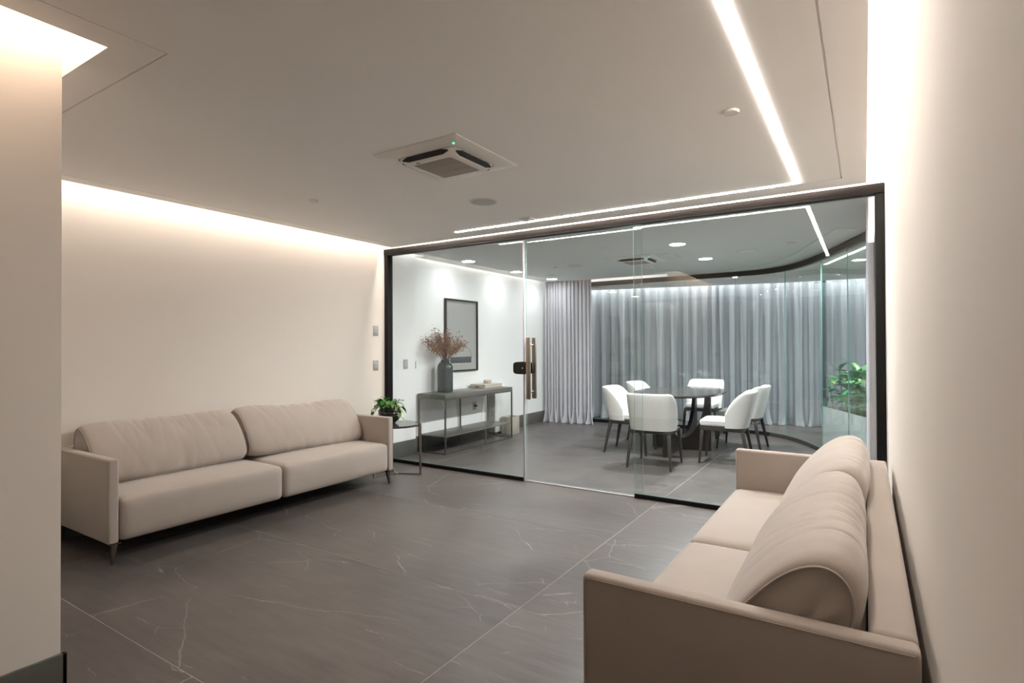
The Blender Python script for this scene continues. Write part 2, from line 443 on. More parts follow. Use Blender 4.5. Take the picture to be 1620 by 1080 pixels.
meet_poly = [(-4.84, 4.975), (-4.84, 5.48), (-5.0, 5.48), (-5.0, 9.07), (-2.72, 9.07), (-2.80, 9.24), (-2.80, 9.40)]
meet_poly += [(p.x - 0.0, p.y - 0.03) for p in curve] + [(-0.19, 7.38), (0.03, 6.80), (0.03, 4.975)]
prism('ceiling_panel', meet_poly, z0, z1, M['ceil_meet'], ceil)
box('cove_riser', (-4.84, 4.975, z1 + 0.001), (-4.825, 5.48, HU), M['ceil'], ceil)
box('cove_riser', (-5.0, 5.48, z1 + 0.001), (-4.985, 9.07, HU), M['ceil'], ceil)
box('cove_riser', (-4.985, 9.055, z1 + 0.001), (-2.74, 9.07, HU), M['ceil'], ceil)
box('cove_riser', (0.015, 4.975, z1 + 0.001), (0.03, 6.75, HU), M['ceil'], ceil)

# shallow stepped border along the curved end of the meeting ceiling
bd = [Vector((p.x - 0.10, p.y - 0.16, 0)) for p in curve] + [Vector((-0.30, 7.25, 0)), Vector((-0.06, 6.62, 0))]
bd2 = [Vector((p.x - 0.24, p.y - 0.34, 0)) for p in curve] + [Vector((-0.46, 7.10, 0)), Vector((-0.22, 6.45, 0))]
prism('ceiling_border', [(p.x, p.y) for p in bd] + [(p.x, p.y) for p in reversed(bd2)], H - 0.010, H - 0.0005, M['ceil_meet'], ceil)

# terrace ceiling beyond the inner glass
terr = [(p.x, p.y + 0.03) for p in line[:3]] + [(p.x + 0.02, p.y + 0.03) for p in curve] + [(-0.10, 7.44), (0.14, 6.76), (1.95, 6.76), (1.95, 10.70), (-1.2, 10.54), (-5.04, 9.71)]
HT = 2.47
prism('ceiling_panel', terr, HT, HT + 0.012, M['ceil'], ceil)
box('cove_riser', (-5.04, 9.483, HT + 0.0125), (-1.8, 9.495, HU), M['ceil'], ceil)
# ------------------------------------------------------------------ linear LED in the reception ceiling
led = thing('linear_led_light', 'L-shaped glowing linear LED strip set in the reception ceiling', 'light', (LEDX, LEDY, H))
bm = bmesh.new()
pl = [(-3.153, -LW), (-LW, -LW), (-LW, -3.11), (LW, -3.11), (LW, LW), (-3.153, LW)]
a = [bm.verts.new((x, y, -0.003)) for x, y in pl]; b = [bm.verts.new((x, y, -0.0002)) for x, y in pl]
bm.faces.new(a[::-1]); bm.faces.new(b)
for i in range(6): bm.faces.new((a[i], a[(i + 1) % 6], b[(i + 1) % 6], b[i]))
bm.normal_update()
bmesh.ops.triangulate(bm, faces=[f for f in bm.faces if len(f.verts) > 4])
from_bm('diffuser', bm, M['led'], led, None)

# LED line on the terrace side of the diagonal glass
tl = tag(prism('terrace_led_light', [(-0.45, 8.44), (0.115, 6.90), (0.145, 6.91), (-0.42, 8.45)], HT - 0.004, HT - 0.0005, M['led_cool']),
         'white LED line running along the slanted glass header behind the meeting room', 'light')

# ------------------------------------------------------------------ glass partition
def pane(name, lo, hi, gm, parent):
    o = box(name, lo, hi, gm, parent)
    o.data.materials.append(M['gedge'])
    dims = [hi[i] - lo[i] for i in range(3)]; ax = dims.index(min(dims))
    for p in o.data.polygons:
        p.use_smooth = False
        p.material_index = 0 if abs(p.normal[ax]) > 0.9 else 1
    return o

part = thing('glass_partition', 'dark-framed glass partition with clear panels between reception and meeting room', 'partition', (XL, YP, 0))
L0 = -XL
box('header', (0.002, -0.055, 2.515), (XR - XL - 0.004, 0.045, 2.586), M['frame'], part, bevel=0.004)
box('header_track', (0.06, -0.062, 2.505), (XR - XL - 0.07, -0.045, 2.520), M['black'], part, bevel=0.002)
box('post', (0.002, -0.045, 0), (0.055, 0.045, 2.514), M['black'], part, bevel=0.003)
box('post', (XR - XL - 0.065, -0.045, 0), (XR - XL - 0.004, 0.045, 2.514), M['black'], part, bevel=0.003)
box('bottom_rail', (0.056, -0.014, 0), (-2.992 - XL, 0.014, 0.040), M['black'], part, bevel=0.003)
box('bottom_rail', (-1.798 - XL, -0.014, 0), (XR - XL - 0.066, 0.014, 0.040), M['black'], part, bevel=0.003)
pane('glass_panel', (0.030, -0.005, 0.041), (-2.992 - XL, 0.005, 2.503), M['glass'], part)
pane('glass_panel', (-1.798 - XL, -0.005, 0.041), (XR - XL - 0.040, 0.005, 2.503), M['glass'], part)
box('edge_seal', (-2.992 - XL + 0.001, -0.010, 0.002), (-2.992 - XL + 0.016, 0.012, 2.503), M['seal'], part, bevel=0.002)

door = empty_struct('door_1', (-2.36, YP + 0.032, 0))
door['label'] = 'sliding clear glass door with a long bar handle and black lock'
pane('glass_panel', (-0.615, -0.005, 0.014), (0.63, 0.005, 2.503), M['glass'], door)
box('threshold', (-0.61, -0.03, 0.0005), (0.555, -0.008, 0.010), M['seal'], door, bevel=0.002)
for s in (-1, 1):
    h = box('pull_handle', (-0.580, s * 0.060 - 0.012, 0.853), (-0.535, s * 0.060 + 0.012, 1.486), M['steel'], door, bevel=0.002)
    for zz in (0.93, 1.41):
        tube('standoff', [(-0.557, s * 0.006, zz), (-0.557, s * 0.049, zz)], 0.011, M['chrome'], h, 10)
for s in (-1, 1):
    prism_pts = []
    for k in range(24):
        a = 2 * PI * k / 24
        ca, sa = math.cos(a), math.sin(a)
        prism_pts.append((-0.645 + 0.097 * math.copysign(abs(ca) ** 0.6, ca), 1.172 + 0.064 * math.copysign(abs(sa) ** 0.35, sa)))
    bm = bmesh.new()
    ya, yb = (-0.062, -0.038) if s < 0 else (0.006, 0.026)
    A = [bm.verts.new((x, ya, z)) for x, z in prism_pts]; B = [bm.verts.new((x, yb, z)) for x, z in prism_pts]
    bm.faces.new(A); bm.faces.new(B[::-1])
    for k in range(24): bm.faces.new((A[k], A[(k + 1) % 24], B[(k + 1) % 24], B[k]))
    lk = from_bm('lock', bm, M['blackp'], door, 40)
    if s < 0: tube('key_cylinder', [(-0.625, -0.061, 1.172), (-0.625, -0.068, 1.172)], 0.008, M['chrome'], lk, 12)

# ------------------------------------------------------------------ curved inner glass wall
ig = thing('curved_glass_wall', 'curved glass wall with black rails at the back of the meeting room', 'glass wall', (0, 0, 0))
def sweep_wall(name, pts, th, za, zb, m, parent, gl=False):
    bm = bmesh.new(); n = len(pts); cols = []
    for i, p in enumerate(pts):
        t = (pts[min(i + 1, n - 1)] - pts[max(i - 1, 0)]).normalized(); nn = Vector((-t.y, t.x, 0)) * th / 2
        cols.append([bm.verts.new((*(p - nn).xy, za)), bm.verts.new((*(p + nn).xy, za)), bm.verts.new((*(p + nn).xy, zb)), bm.verts.new((*(p - nn).xy, zb))])
    fs = []
    for A, B in zip(cols, cols[1:]):
        for k in range(4):
            bm.faces.new((A[k], A[(k + 1) % 4], B[(k + 1) % 4], B[k]))
    bm.faces.new(cols[0][::-1]); bm.faces.new(cols[-1])
    o = from_bm(name, bm, m, parent, 25)
    if gl:
        o.data.materials.append(M['gedge'])
        for p in o.data.polygons:
            p.material_index = 1 if abs(p.normal.z) > 0.9 else 0
        o.data.polygons[-1].material_index = 1; o.data.polygons[-2].material_index = 1
    return o
sweep_wall('bottom_rail', line, 0.035, 0, 0.055, M['black'], ig)
sweep_wall('header', line, 0.050, 2.505, 2.579, M['frame'], ig)
sweep_wall('cove_riser', [Vector((p.x + 0.032, p.y + 0.042, 0)) for p in curve] + [Vector((-0.085, 7.45, 0)), Vector((0.15, 6.78, 0))], 0.010, HT + 0.0125, HU, M['ceil'], ceil)
def shrink(seg, e=0.004):
    s = [p.copy() for p in seg]
    s[0] += (s[1] - s[0]).normalized() * e; s[-1] += (s[-2] - s[-1]).normalized() * e
    return s
segs = [[line[0], line[1]], [line[1], line[2]], [line[2], curve[0]], curve[:15], curve[14:], [diag[0], diag[1]], [diag[1], diag[2]]]
for sg in segs:
    sweep_wall('glass_panel', shrink(sg), 0.010, 0.056, 2.504, M['glass2'], ig, True)

# ------------------------------------------------------------------ curtains
def resample(pts, step):
    out = [Vector(pts[0])]; acc = 0
    for a, b in zip(pts, pts[1:]):
        a = Vector(a); b = Vector(b); L = (b - a).length; n = max(1, int(round(L / step)))
        for k in range(1, n + 1): out.append(a.lerp(b, k / n))
    return out
def curtain(name, label, path, period, amp, ztop, m, seed, flare=1.0, hem=0.27, group=None):
    rnd = random.Random(seed)
    pts = resample([Vector((x, y, 0)) for x, y in path], period / 12)
    root = thing(name, label, 'curtain', pts[0], 0, group)
    ph = []; p = 0
    amps = []
    per = period; am = amp; cnt = 0
    for i in range(len(pts)):
        if cnt <= 0:
            per = period * rnd.uniform(0.65, 1.45); am = amp * rnd.uniform(0.65, 1.25); cnt = per / (period / 12)
        cnt -= 1
        p += 2 * PI * (period / 12) / per
        ph.append(p); amps.append(am)
    for k in range(3):
        amps = [sum(amps[max(0, i - 2):i + 3]) / len(amps[max(0, i - 2):i + 3]) for i in range(len(amps))]
    zs_all = [0.008, 0.03, 0.09, 0.16, hem, 0.5, 0.9, 1.4, 1.9, 2.25, 2.5, ztop]
    drift = [rnd.uniform(-1, 1) for _ in range(12)]
    def surf(nm, zs, off, parent):
        v = []; f = []; nz = len(zs)
        for i, q in enumerate(pts):
            t = (pts[min(i + 1, len(pts) - 1)] - pts[max(i - 1, 0)]).normalized(); nn = Vector((t.y, -t.x, 0))
            for z in zs:
                low = max(0, 1 - z / 0.30)
                a = amps[i] * (0.80 + 0.32 * (1 - z / ztop)) * (1 + 0.75 * low * low * flare)
                sway = 0.30 * math.sin(ph[i] * 0.137 + z * 1.1 + seed) * (1 - z / ztop)
                d = nn * (a * (2 * abs(math.sin((ph[i] + sway) / 2)) ** 0.7 - 1) + 0.25 * a * math.sin(2.3 * ph[i] + seed + z * 0.5) + off) + t * (0.25 * amp * math.sin(2 * ph[i] + sway) + low * low * flare * 0.035 * math.sin(ph[i] * 0.51 + seed))
                v.append(q + d + Vector((0, 0, z)) - pts[0])
        for i in range(len(pts) - 1):
            for k in range(nz - 1):
                a = i * nz + k
                f.append((a, a + nz, a + nz + 1, a + 1))
        return pyd(nm, v, f, m, parent, 180)
    surf('drape', [z for z in zs_all if z >= hem], 0.0, root)
    surf('hem', [z for z in zs_all if z <= hem], 0.0015, root)
    return root

curtain('curtain', 'mauve grey linen curtain gathered by the white wall left of the glass wall', [(-4.99, 8.98), (-4.10, 9.08)], 0.062, 0.032, 2.72, M['curt1'], 3, 1.2)
curtain('curtain', 'long grey pleated curtain hanging behind the curved glass wall', [(-4.80, 9.98), (-1.25, 10.76), (-0.62, 10.80)], 0.185, 0.070, 2.72, M['curt2'], 11, 1.0)
curtain('curtain', 'grey pleated curtain behind the potted plant and slanted glass', [(-0.57, 10.86), (1.75, 10.98)], 0.17, 0.055, 2.72, M['curt2'], 17, 1.0)
curtain('curtain', 'narrow strip of pale grey curtain beside the black right post of the partition', [(0.055, 6.55), (0.055, 5.35)], 0.10, 0.032, 2.72, M['curt1'], 23, 0.9)

# ------------------------------------------------------------------ ceiling devices
def disc_device(name, label, cat, x, y, r, drop, m, rim=None, group=None, part='cover'):
    t = thing(name, label, cat, (x, y, H), 0, group)
    lathe(part, [(0, -drop), (r * 0.82, -drop), (r * 0.86, -drop * 0.7), (r * 0.86, -0.0005), (0, -0.0005)], m, t, 28)
    lathe('rim', [(r * 0.865, -0.0005), (r * 0.865, -drop * 0.9), (r * 0.90, -drop * 1.15), (r, -0.0025), (r, -0.0005)], rim or m, t, 28)
    return t
def downlight(label, x, y, r=0.095, energy=42, z=None):
    t = thing('downlight', label, 'light', (x, y, z or H), 0, 'round recessed downlights')
    lathe('diffuser', [(0, -0.004), (r * 0.92, -0.004), (r * 0.93, -0.0006), (0, -0.0006)], M['down'], t, 28)
    lathe('rim', [(r * 0.935, -0.0006), (r * 0.935, -0.006), (r, -0.004), (r * 1.02, -0.0006)], M['white_pl2'], t, 28)
    d = bpy.data.lights.new('downlight_lamp', 'AREA'); d.shape = 'DISK'; d.size = 0.17; d.energy = energy; d.color = COOL
    o = bpy.data.objects.new('downlight_lamp', d); C.objects.link(o); o.parent = t; o.location = (0, 0, -0.008)
    return t
downlight('round downlight above the vase, nearest the partition on the white wall side', -4.63, 6.15, energy=1.9)
downlight('round downlight by the white wall, middle of three in that row', -4.66, 7.45, energy=1.9)
downlight('round downlight closest to the mauve curtain', -4.64, 8.60, energy=1.9)
downlight('round downlight just inside the sliding glass door', -1.83, 5.12)
downlight('round downlight above the near end of the dining table', -1.83, 6.47)
downlight('round downlight above the far half of the dining table', -1.82, 7.77)
downlight('round downlight over the terrace above the planter', -0.04, 8.22, energy=34, z=HT)

disc_device('ceiling_speaker', 'round grey ceiling speaker below the air conditioner in the reception ceiling', 'speaker', -2.62, 3.685, 0.118, 0.006, M['spk'], M['white_pl'], part='grille')
disc_device('ceiling_speaker', 'round grey speaker in the meeting ceiling left of its air conditioner', 'speaker', -3.58, 7.37, 0.13, 0.006, M['spk'], M['white_pl2'], part='grille')
disc_device('ceiling_speaker', 'round flush speaker in the meeting ceiling right of the table downlights', 'speaker', -1.235, 7.44, 0.13, 0.004, M['white_pl2'], M['spk'], part='grille')
disc_device('sprinkler_cover', 'small round white cover on the ceiling left of the LED strip', 'sprinkler', -0.56, 2.945, 0.040, 0.010, M['white_pl'])
disc_device('sprinkler_cover', 'small round white cover on the ceiling above the left sofa', 'sprinkler', -3.735, 2.90, 0.036, 0.008, M['white_pl'])
disc_device('sprinkler_cover', 'small round cover on the meeting ceiling near the mauve curtain', 'sprinkler', -4.40, 8.15, 0.09, 0.006, M['spk'])
disc_device('sprinkler_cover', 'tiny round cover on the meeting ceiling left of the speaker', 'sprinkler', -3.90, 7.35, 0.035, 0.010, M['spk'])
disc_device('sprinkler_cover', 'small round cover on the meeting ceiling near the slanted glass', 'sprinkler', -0.70, 7.10, 0.045, 0.010, M['spk'])
dt = thing('motion_detector', 'small white square detector on the ceiling beside the LED strip', 'detector', (-2.63, 4.40, H))
box('base_plate', (-0.065, -0.065, -0.010), (0.065, 0.065, -0.0005), M['white_pl'], dt, bevel=0.004)
box('sensor', (-0.030, -0.030, -0.022), (0.030, 0.030, -0.0105), M['white_pl'], dt, bevel=0.004)
sd = thing('smoke_detector', 'small domed grey smoke detector on the meeting ceiling behind the air conditioner', 'detector', (-2.72, 8.15, H))
lathe('base', [(0, -0.012), (0.05, -0.012), (0.055, -0.0005), (0, -0.0005)], M['white_pl2'], sd, 20)
lathe('dome', [(0, -0.040), (0.022, -0.038), (0.034, -0.022), (0.036, -0.0125), (0, -0.0125)], M['spk'], sd, 20)

def rrect(hx, hy, r, n=6):
    out = []
    for cx, cy, a0 in ((hx - r, hy - r, 0), (-hx + r, hy - r, 90), (-hx + r, -hy + r, 180), (hx - r, -hy + r, 270)):
        for k in range(n + 1):
            a = math.radians(a0 + 90 * k / n); out.append((cx + r * math.cos(a), cy + r * math.sin(a)))
    return out
def rings_mesh(name, rings, m, parent, cap0=True, cap1=True, smooth=35):
    bm = bmesh.new(); R = [[bm.verts.new(p) for p in rg] for rg in rings]; n = len(R[0])
    for A, B in zip(R, R[1:]):
        for k in range(n): bm.faces.new((A[k], A[(k + 1) % n], B[(k + 1) % n], B[k]))
    if cap0: bm.faces.new(R[0][::-1])
    if cap1: bm.faces.new(R[-1])
    return from_bm(name, bm, m, parent, smooth)

def cassette(label, x, y, pm, size=0.655):
    t = thing('air_conditioner', label, 'air conditioner', (x, y, H))
    s = size / 2
    P = lambda hx, r, z: [(a, b, z) for a, b in rrect(hx, hx, r)]
    rings_mesh('outer_panel', [P(s, 0.012, -0.0005), P(s - 0.002, 0.012, -0.006), P(s - 0.028, 0.02, -0.017), P(s - 0.10, 0.05, -0.019), P(s - 0.10, 0.05, -0.001)], pm, t)
    rings_mesh('inner_panel', [P(s - 0.104, 0.06, -0.004), P(s - 0.104, 0.06, -0.021), P(s - 0.128, 0.06, -0.046), P(s - 0.140, 0.05, -0.051), P(s - 0.176, 0.02, -0.051), P(s - 0.178, 0.015, -0.047)], pm, t, True, True)
    gp = box('intake_grille', (-s + 0.180, -s + 0.180, -0.0505), (s - 0.180, s - 0.180, -0.0472), M['grille'], t, bevel=0.001)
    for k in (-1, 1):
        box('grille_bar', (-s + 0.182, k * 0.05 - 0.0008, -0.0515), (s - 0.182, k * 0.05 + 0.0008, -0.0507), M['grille'], gp)
    # outlet slots on the four sloped sides
    for k in range(4):
        R = Matrix.Rotation(k * PI / 2, 4, 'Z')
        e = s - 0.104
        def slot(nm, l, d0, d1, z0, z1, m, parent):
            pts = []
            n = 8
            top = []; bot = []
            for i in range(n + 1):
                u = -l + 2 * l * i / n
                w = 1.0 if 0 < i < n else 0.25
                mid_d, mid_z = (d0 + d1) / 2, (z0 + z1) / 2
                top.append((u, -(mid_d + (d0 - mid_d) * w), mid_z + (z0 - mid_z) * w)); bot.append((u, -(mid_d + (d1 - mid_d) * w), mid_z + (z1 - mid_z) * w))
            v = [Vector(p) for p in top + bot]
            nrm = Vector((0, -1, -1)).normalized() * 0.0018
            v2 = [p + nrm for p in v]
            vv = [R @ p for p in v + v2]; N_ = n + 1
            f = []
            for i in range(n):
                f.append((i, i + 1, N_ + i + 1, N_ + i)); q = 2 * N_
                f.append((q + i, q + N_ + i, q + N_ + i + 1, q + i + 1))
                f.append((i, q + i, q + i + 1, i + 1)); f.append((N_ + i, N_ + i + 1, q + N_ + i + 1, q + N_ + i))
            q = 2 * N_
            f.append((0, N_, q + N_, q)); f.append((n, q + n, q + N_ + n, N_ + n))
            return pyd(nm, vv, f, m, parent, 20)
        sl = slot('air_outlet', e - 0.045, e + 0.001, e - 0.023, -0.021, -0.045, M['blackp'], t)
        slot('louver', e - 0.060, e - 0.010, e - 0.018, -0.030, -0.036, M['grille'], sl)
    lathe('indicator_light', [(0, -0.0225), (0.006, -0.0222), (0.007, -0.0195), (0, -0.0195)], M['green_led'], t, 10, (s - 0.075, -s + 0.075, 0))
    box('badge', (-0.10, -s + 0.150, -0.0522), (-0.075, -s + 0.160, -0.0505), M['dark'], t)
    return t
cassette('square white air conditioner in the reception ceiling with green light', -2.225, 2.735, M['white_pl'])
cassette('square ceiling air conditioner above the dining table behind the glass', -2.62, 7.30, M['white_pl2'])

# ------------------------------------------------------------------ wall switches
def switch(label, x, y, z, n=2, cat='switch', name='light_switch'):
    t = thing(name, label, cat, (x, y, z))
    box('plate', (0.0005, -0.039, -0.060), (0.008, 0.039, 0.060), M['plate'], t, bevel=0.002)
    for k in range(n):
        hh = 0.066 / n
        zz = 0.033 - hh * (k + 0.5)
        box('rocker', (0.0082, -0.020, zz - hh / 2 + 0.002), (0.012, 0.020, zz + hh / 2 - 0.002), M['rocker'], t, bevel=0.001)
    return t
switch('grey three-key switch plate, upper of two on the beige wall', XL, 4.73, 1.591, 3)
switch('grey switch plate, lower of two on the beige wall', XL, 4.73, 1.176, 2)
switch('grey switch plate behind the glass beside the wall corner', XL, 5.24, 1.176, 1)
lt = tag(box('strike_plate', (XL - 0.012, YP + 0.5105, 1.11), (XL - 0.0005, YP + 0.522, 1.21), M['blackp'], bevel=0.002), 'narrow black strike plate on the white wall corner', 'strike plate')
ot = thing('wall_outlet', 'grey wall outlet with a plug below the console top', 'outlet', (XW, 6.86, 0.49))
box('plate', (0.0005, -0.042, -0.062), (0.008, 0.042, 0.062), M['plate'], ot, bevel=0.002)
lathe('plug', [(0, 0.045), (0.014, 0.043), (0.019, 0.004), (0.019, 0), (0, 0)], M['blackp'], ot, 12).rotation_euler = (0, PI / 2, 0)
ot.children[-1].location = (0.0085, 0.0, 0.0)

# ------------------------------------------------------------------ sofas
def soft_box(name, lo, hi, r, crown, m, parent, nx=24, ny=16, nz=8, seed=0, wr=0.0, front_r=None):
    """rounded box with a crowned top, as one closed mesh"""
    bm = bmesh.new()
    hx, hy, hz = [(hi[i] - lo[i]) / 2 for i in range(3)]
    c = Vector([(hi[i] + lo[i]) / 2 for i in range(3)])
    vm = {}
    def g(i, j, k):
        key = (i, j, k)
        if key in vm: return vm[key]
        def sp(t, n):       # denser near the ends
            u = 2 * t / n - 1
            return math.copysign(1 - (1 - abs(u)) ** 1.5, u)
        p = Vector((sp(i, nx) * hx, sp(j, ny) * hy, sp(k, nz) * hz))
        q = Vector((max(-hx + r, min(hx - r, p.x)), max(-hy + r, min(hy - r, p.y)), max(-hz + r, min(hz - r, p.z))))
        d = p - q
        if d.length > 1e-9:
            mx = max(abs(d.x), abs(d.y), abs(d.z))
            d = d.normalized() * min(r, mx if (abs(d.x) > 1e-9) + (abs(d.y) > 1e-9) + (abs(d.z) > 1e-9) < 2 else r * (mx / r))
        p = q + d
        if crown:
            p.z += crown * max(0, (1 - (p.x / hx) ** 4)) * max(0, (1 - (p.y / hy) ** 4)) * max(0, p.z / hz)
            p.y -= crown * 0.5 * max(0, (1 - (p.x / hx) ** 4)) * max(0, 1 - (p.z / hz) ** 2) * max(0, -p.y / hy)
        vm[key] = bm.verts.new(p + c)
        return vm[key]
    def quad(a, b, c_, d): bm.faces.new((a, b, c_, d))
    for i in range(nx):
        for j in range(ny):
            quad(g(i, j, 0), g(i, j + 1, 0), g(i + 1, j + 1, 0), g(i + 1, j, 0)); quad(g(i, j, nz), g(i + 1, j, nz), g(i + 1, j + 1, nz), g(i, j + 1, nz))
    for i in range(nx):
        for k in range(nz):
            quad(g(i, 0, k), g(i + 1, 0, k), g(i + 1, 0, k + 1), g(i, 0, k + 1)); quad(g(i, ny, k), g(i, ny, k + 1), g(i + 1, ny, k + 1), g(i + 1, ny, k))
    for j in range(ny):
        for k in range(nz):
            quad(g(0, j, k), g(0, j, k + 1), g(0, j + 1, k + 1), g(0, j + 1, k)); quad(g(nx, j, k), g(nx, j + 1, k), g(nx, j + 1, k + 1), g(nx, j, k + 1))
    return from_bm(name, bm, m, parent, 180)

from mathutils import noise as mnoise
PROFILE = [(-0.035, 0.010), (-0.066, 0.055), (-0.052, 0.13), (-0.010, 0.215), (0.050, 0.292), (0.120, 0.358), (0.192, 0.402), (0.258, 0.415), (0.312, 0.388), (0.338, 0.318), (0.326, 0.22), (0.324, 0.08), (0.312, 0.012), (0.22, 0.0), (0.10, -0.002), (0.02, 0.0)]
def pillow(parent, x0, x1, seed, rotz=0.0, tilt=0.0, yoff=0.0, zoff=0.425):
    """back cushion: teardrop section swept along x, soft ends with piping, light creases"""
    prof = [Vector((0, y, z)) for y, z in PROFILE]
    cl = catmull([tuple(p) for p in prof] + [tuple(prof[0])], 4)[:-1]
    cy = sum(p.y for p in cl) / len(cl); cz = sum(p.z for p in cl) / len(cl)
    Lx = (x1 - x0); hx = Lx / 2
    # stations with soft ends
    st = []
    for u, s in ((0.0, 0.84), (0.006, 0.885), (0.016, 0.915), (0.034, 0.945), (0.058, 0.968), (0.088, 0.984), (0.12, 0.994)): st.append((-hx + u, s, 0))
    n = 70
    for k in range(n + 1): st.append((-hx + 0.15 + (Lx - 0.30) * k / n, 1.0, 1))
    for u, s in reversed(((0.0, 0.84), (0.006, 0.885), (0.016, 0.915), (0.034, 0.945), (0.058, 0.968), (0.088, 0.984), (0.12, 0.994))): st.append((hx - u, s, 0))
    rings = []
    for (x, s, f) in st:
        ring = []
        for i, p in enumerate(cl):
            e = min(1.0, (hx - abs(x)) / 0.25)
            yy = cy + (p.y - cy) * s; zz = cz + (p.z - cz) * s
            bul = 0.018 * math.sin(PI * (x + hx) / Lx)
            # fullness and gathered creases near the bottom seam and the top
            fr = max(0.0, min(1.0, (0.30 - yy) / 0.3))
            low = math.exp(-((zz - 0.05) / 0.07) ** 2) * fr
            top = math.exp(-((zz - 0.40) / 0.09) ** 2)
            crs = 0.011 * low * mnoise.noise(Vector((x * 13 + seed * 9, zz * 2, seed)))
            nz_ = mnoise.noise(Vector((x * 6.5 + zz * 2.2 + seed * 3, yy * 2.0, seed + 5)))
            crs -= 0.0085 * (0.22 + 0.78 * top) * max(0.0, 1 - abs(nz_) * 4.5) ** 2
            nz_ = mnoise.noise(Vector((x * 11 - zz * 3.0 + seed * 7, yy * 3.0, seed + 9)))
            crs -= 0.0045 * (0.25 + 0.75 * top) * max(0.0, 1 - abs(nz_) * 5) ** 2
            wv = 0.010 * mnoise.noise(Vector((x * 2.2 + seed, zz * 4, yy * 4)))
            sg = 0.014 * math.cos(2 * PI * (x + hx) / Lx) * top           # raised corners, slight sag in the middle
            d = Vector((0, p.y - cy, p.z - cz)).normalized()
            q = Vector((x, yy, zz)) + d * (bul * 0.6 + crs + wv) * (0.3 + 0.7 * e) + Vector((0, 0, sg))
            q.y = min(q.y, 0.326 if q.z < 0.262 else 0.326 + min(0.03, (q.z - 0.262) * 0.5))
            q.z = max(q.z, 0.0)
            ring.append(q)
        rings.append(ring)
    # end caps: inset rings
    def cap(ring, sgn):
        cxy = sum((p for p in ring), Vector()) / len(ring)
        return [[cxy + (p - cxy) * k + Vector((sgn * (b + 0.010 * mnoise.noise(Vector((p.y * 9, p.z * 14, seed + sgn)))), 0, 0)) for p in ring] for k, b in ((0.88, -0.002), (0.74, 0.003), (0.56, 0.008), (0.38, 0.012), (0.2, 0.014), (0.06, 0.015))]
    full = list(reversed(cap(rings[0], -1))) + rings + cap(rings[-1], 1)
    root_m = Matrix.Translation(((x0 + x1) / 2, yoff, zoff)) @ Matrix.Rotation(rotz, 4, 'Z') @ Matrix.Rotation(tilt, 4, 'Y')
    full = [[root_m @ p for p in r] for r in full]
    o = rings_mesh('back_cushion', full, M['sofa'], parent, True, True, 180)
    # piping seam over each end, bounding the side gusset
    for sgn, rg in ((-1, rings[0]), (1, rings[-1])):
        c0 = sum((p for p in rg), Vector()) / len(rg)
        nn = len(rg)
        loop = [root_m @ (c0 + (rg[i % nn] - c0) * 1.0 + Vector((sgn * 0.001, 0, 0))) for i in range(2, 48)]
        tube('piping', loop, 0.0042, M['seam'], o, 6)
    return o

def sofa(name, label, loc, rz, pil):
    t = thing(name, label, 'sofa', loc, rz, 'matching beige sofas')
    hl, dp = 1.27, 0.435
    for s in (-1, 1):
        a = box('arm', (s * hl - (0.065 if s > 0 else 0), -dp, 0.135), (s * hl + (0.065 if s < 0 else 0), dp, 0.68), M['sofa'], t, bevel=0.016, seg=4)
        # stitched edge seam on the outer face
        xo = s * (hl + 0.0002)
        tube('seam', [(xo, -dp + 0.012, 0.15), (xo, -dp + 0.012, 0.64), (xo, -dp + 0.016, 0.664), (xo, -dp + 0.035, 0.668), (xo, dp - 0.012, 0.668)], 0.0016, M['seam'], a, 5)
    box('backrest', (-hl + 0.0655, dp - 0.105, 0.135), (hl - 0.0655, dp, 0.68), M['sofa'], t, bevel=0.022, seg=4)
    for x0, x1 in ((-hl + 0.067, -0.0015), (0.0015, hl - 0.067)):
        soft_box('seat_cushion', (x0, -dp - 0.008, 0.135), (x1, dp - 0.107, 0.415), 0.045, 0.022, M['sofa'], t)
    box('underside', (-hl + 0.05, -dp + 0.12, 0.126), (hl - 0.03, dp - 0.02, 0.1345), M['blackp'], t)
    for sx in (-1, 1):
        for sy in (-1, 1):
            x, y = sx * (hl - 0.045), sy * (dp - 0.035)
            l = taper('leg', (x, y, 0.126), (x + sx * 0.012, y + sy * 0.010, 0.0), (0.040, 0.030), (0.014, 0.012), M['legmetal'], t, 0.002)
            box('mounting_plate', (x - 0.035, y - 0.025, 0.127), (x + 0.035, y + 0.025, 0.1335), M['legmetal'], l)
    for k, (x0, x1, rzz, tl, yo) in enumerate(pil): pillow(t, x0, x1, k + pil[0][0], rzz, tl, yo)
    return t
# local -y is the front. left sofa faces +X, right sofa faces -X
sofa('sofa', 'long beige velvet sofa along the left wall beside the small plant table', (-4.522, 2.872, 0), PI / 2, [(-1.18, -0.06, 0.0, 0.0, 0.03), (-0.035, 1.195, -0.03, 0.02, 0.0)])
sofa('sofa', 'beige velvet sofa in the right foreground seen over its near arm', (-0.328, 2.872, 0), -PI / 2, [(-1.190, -0.035, 0.0, -0.008, 0.0), (0.030, 1.185, 0.012, 0.012, -0.014)])

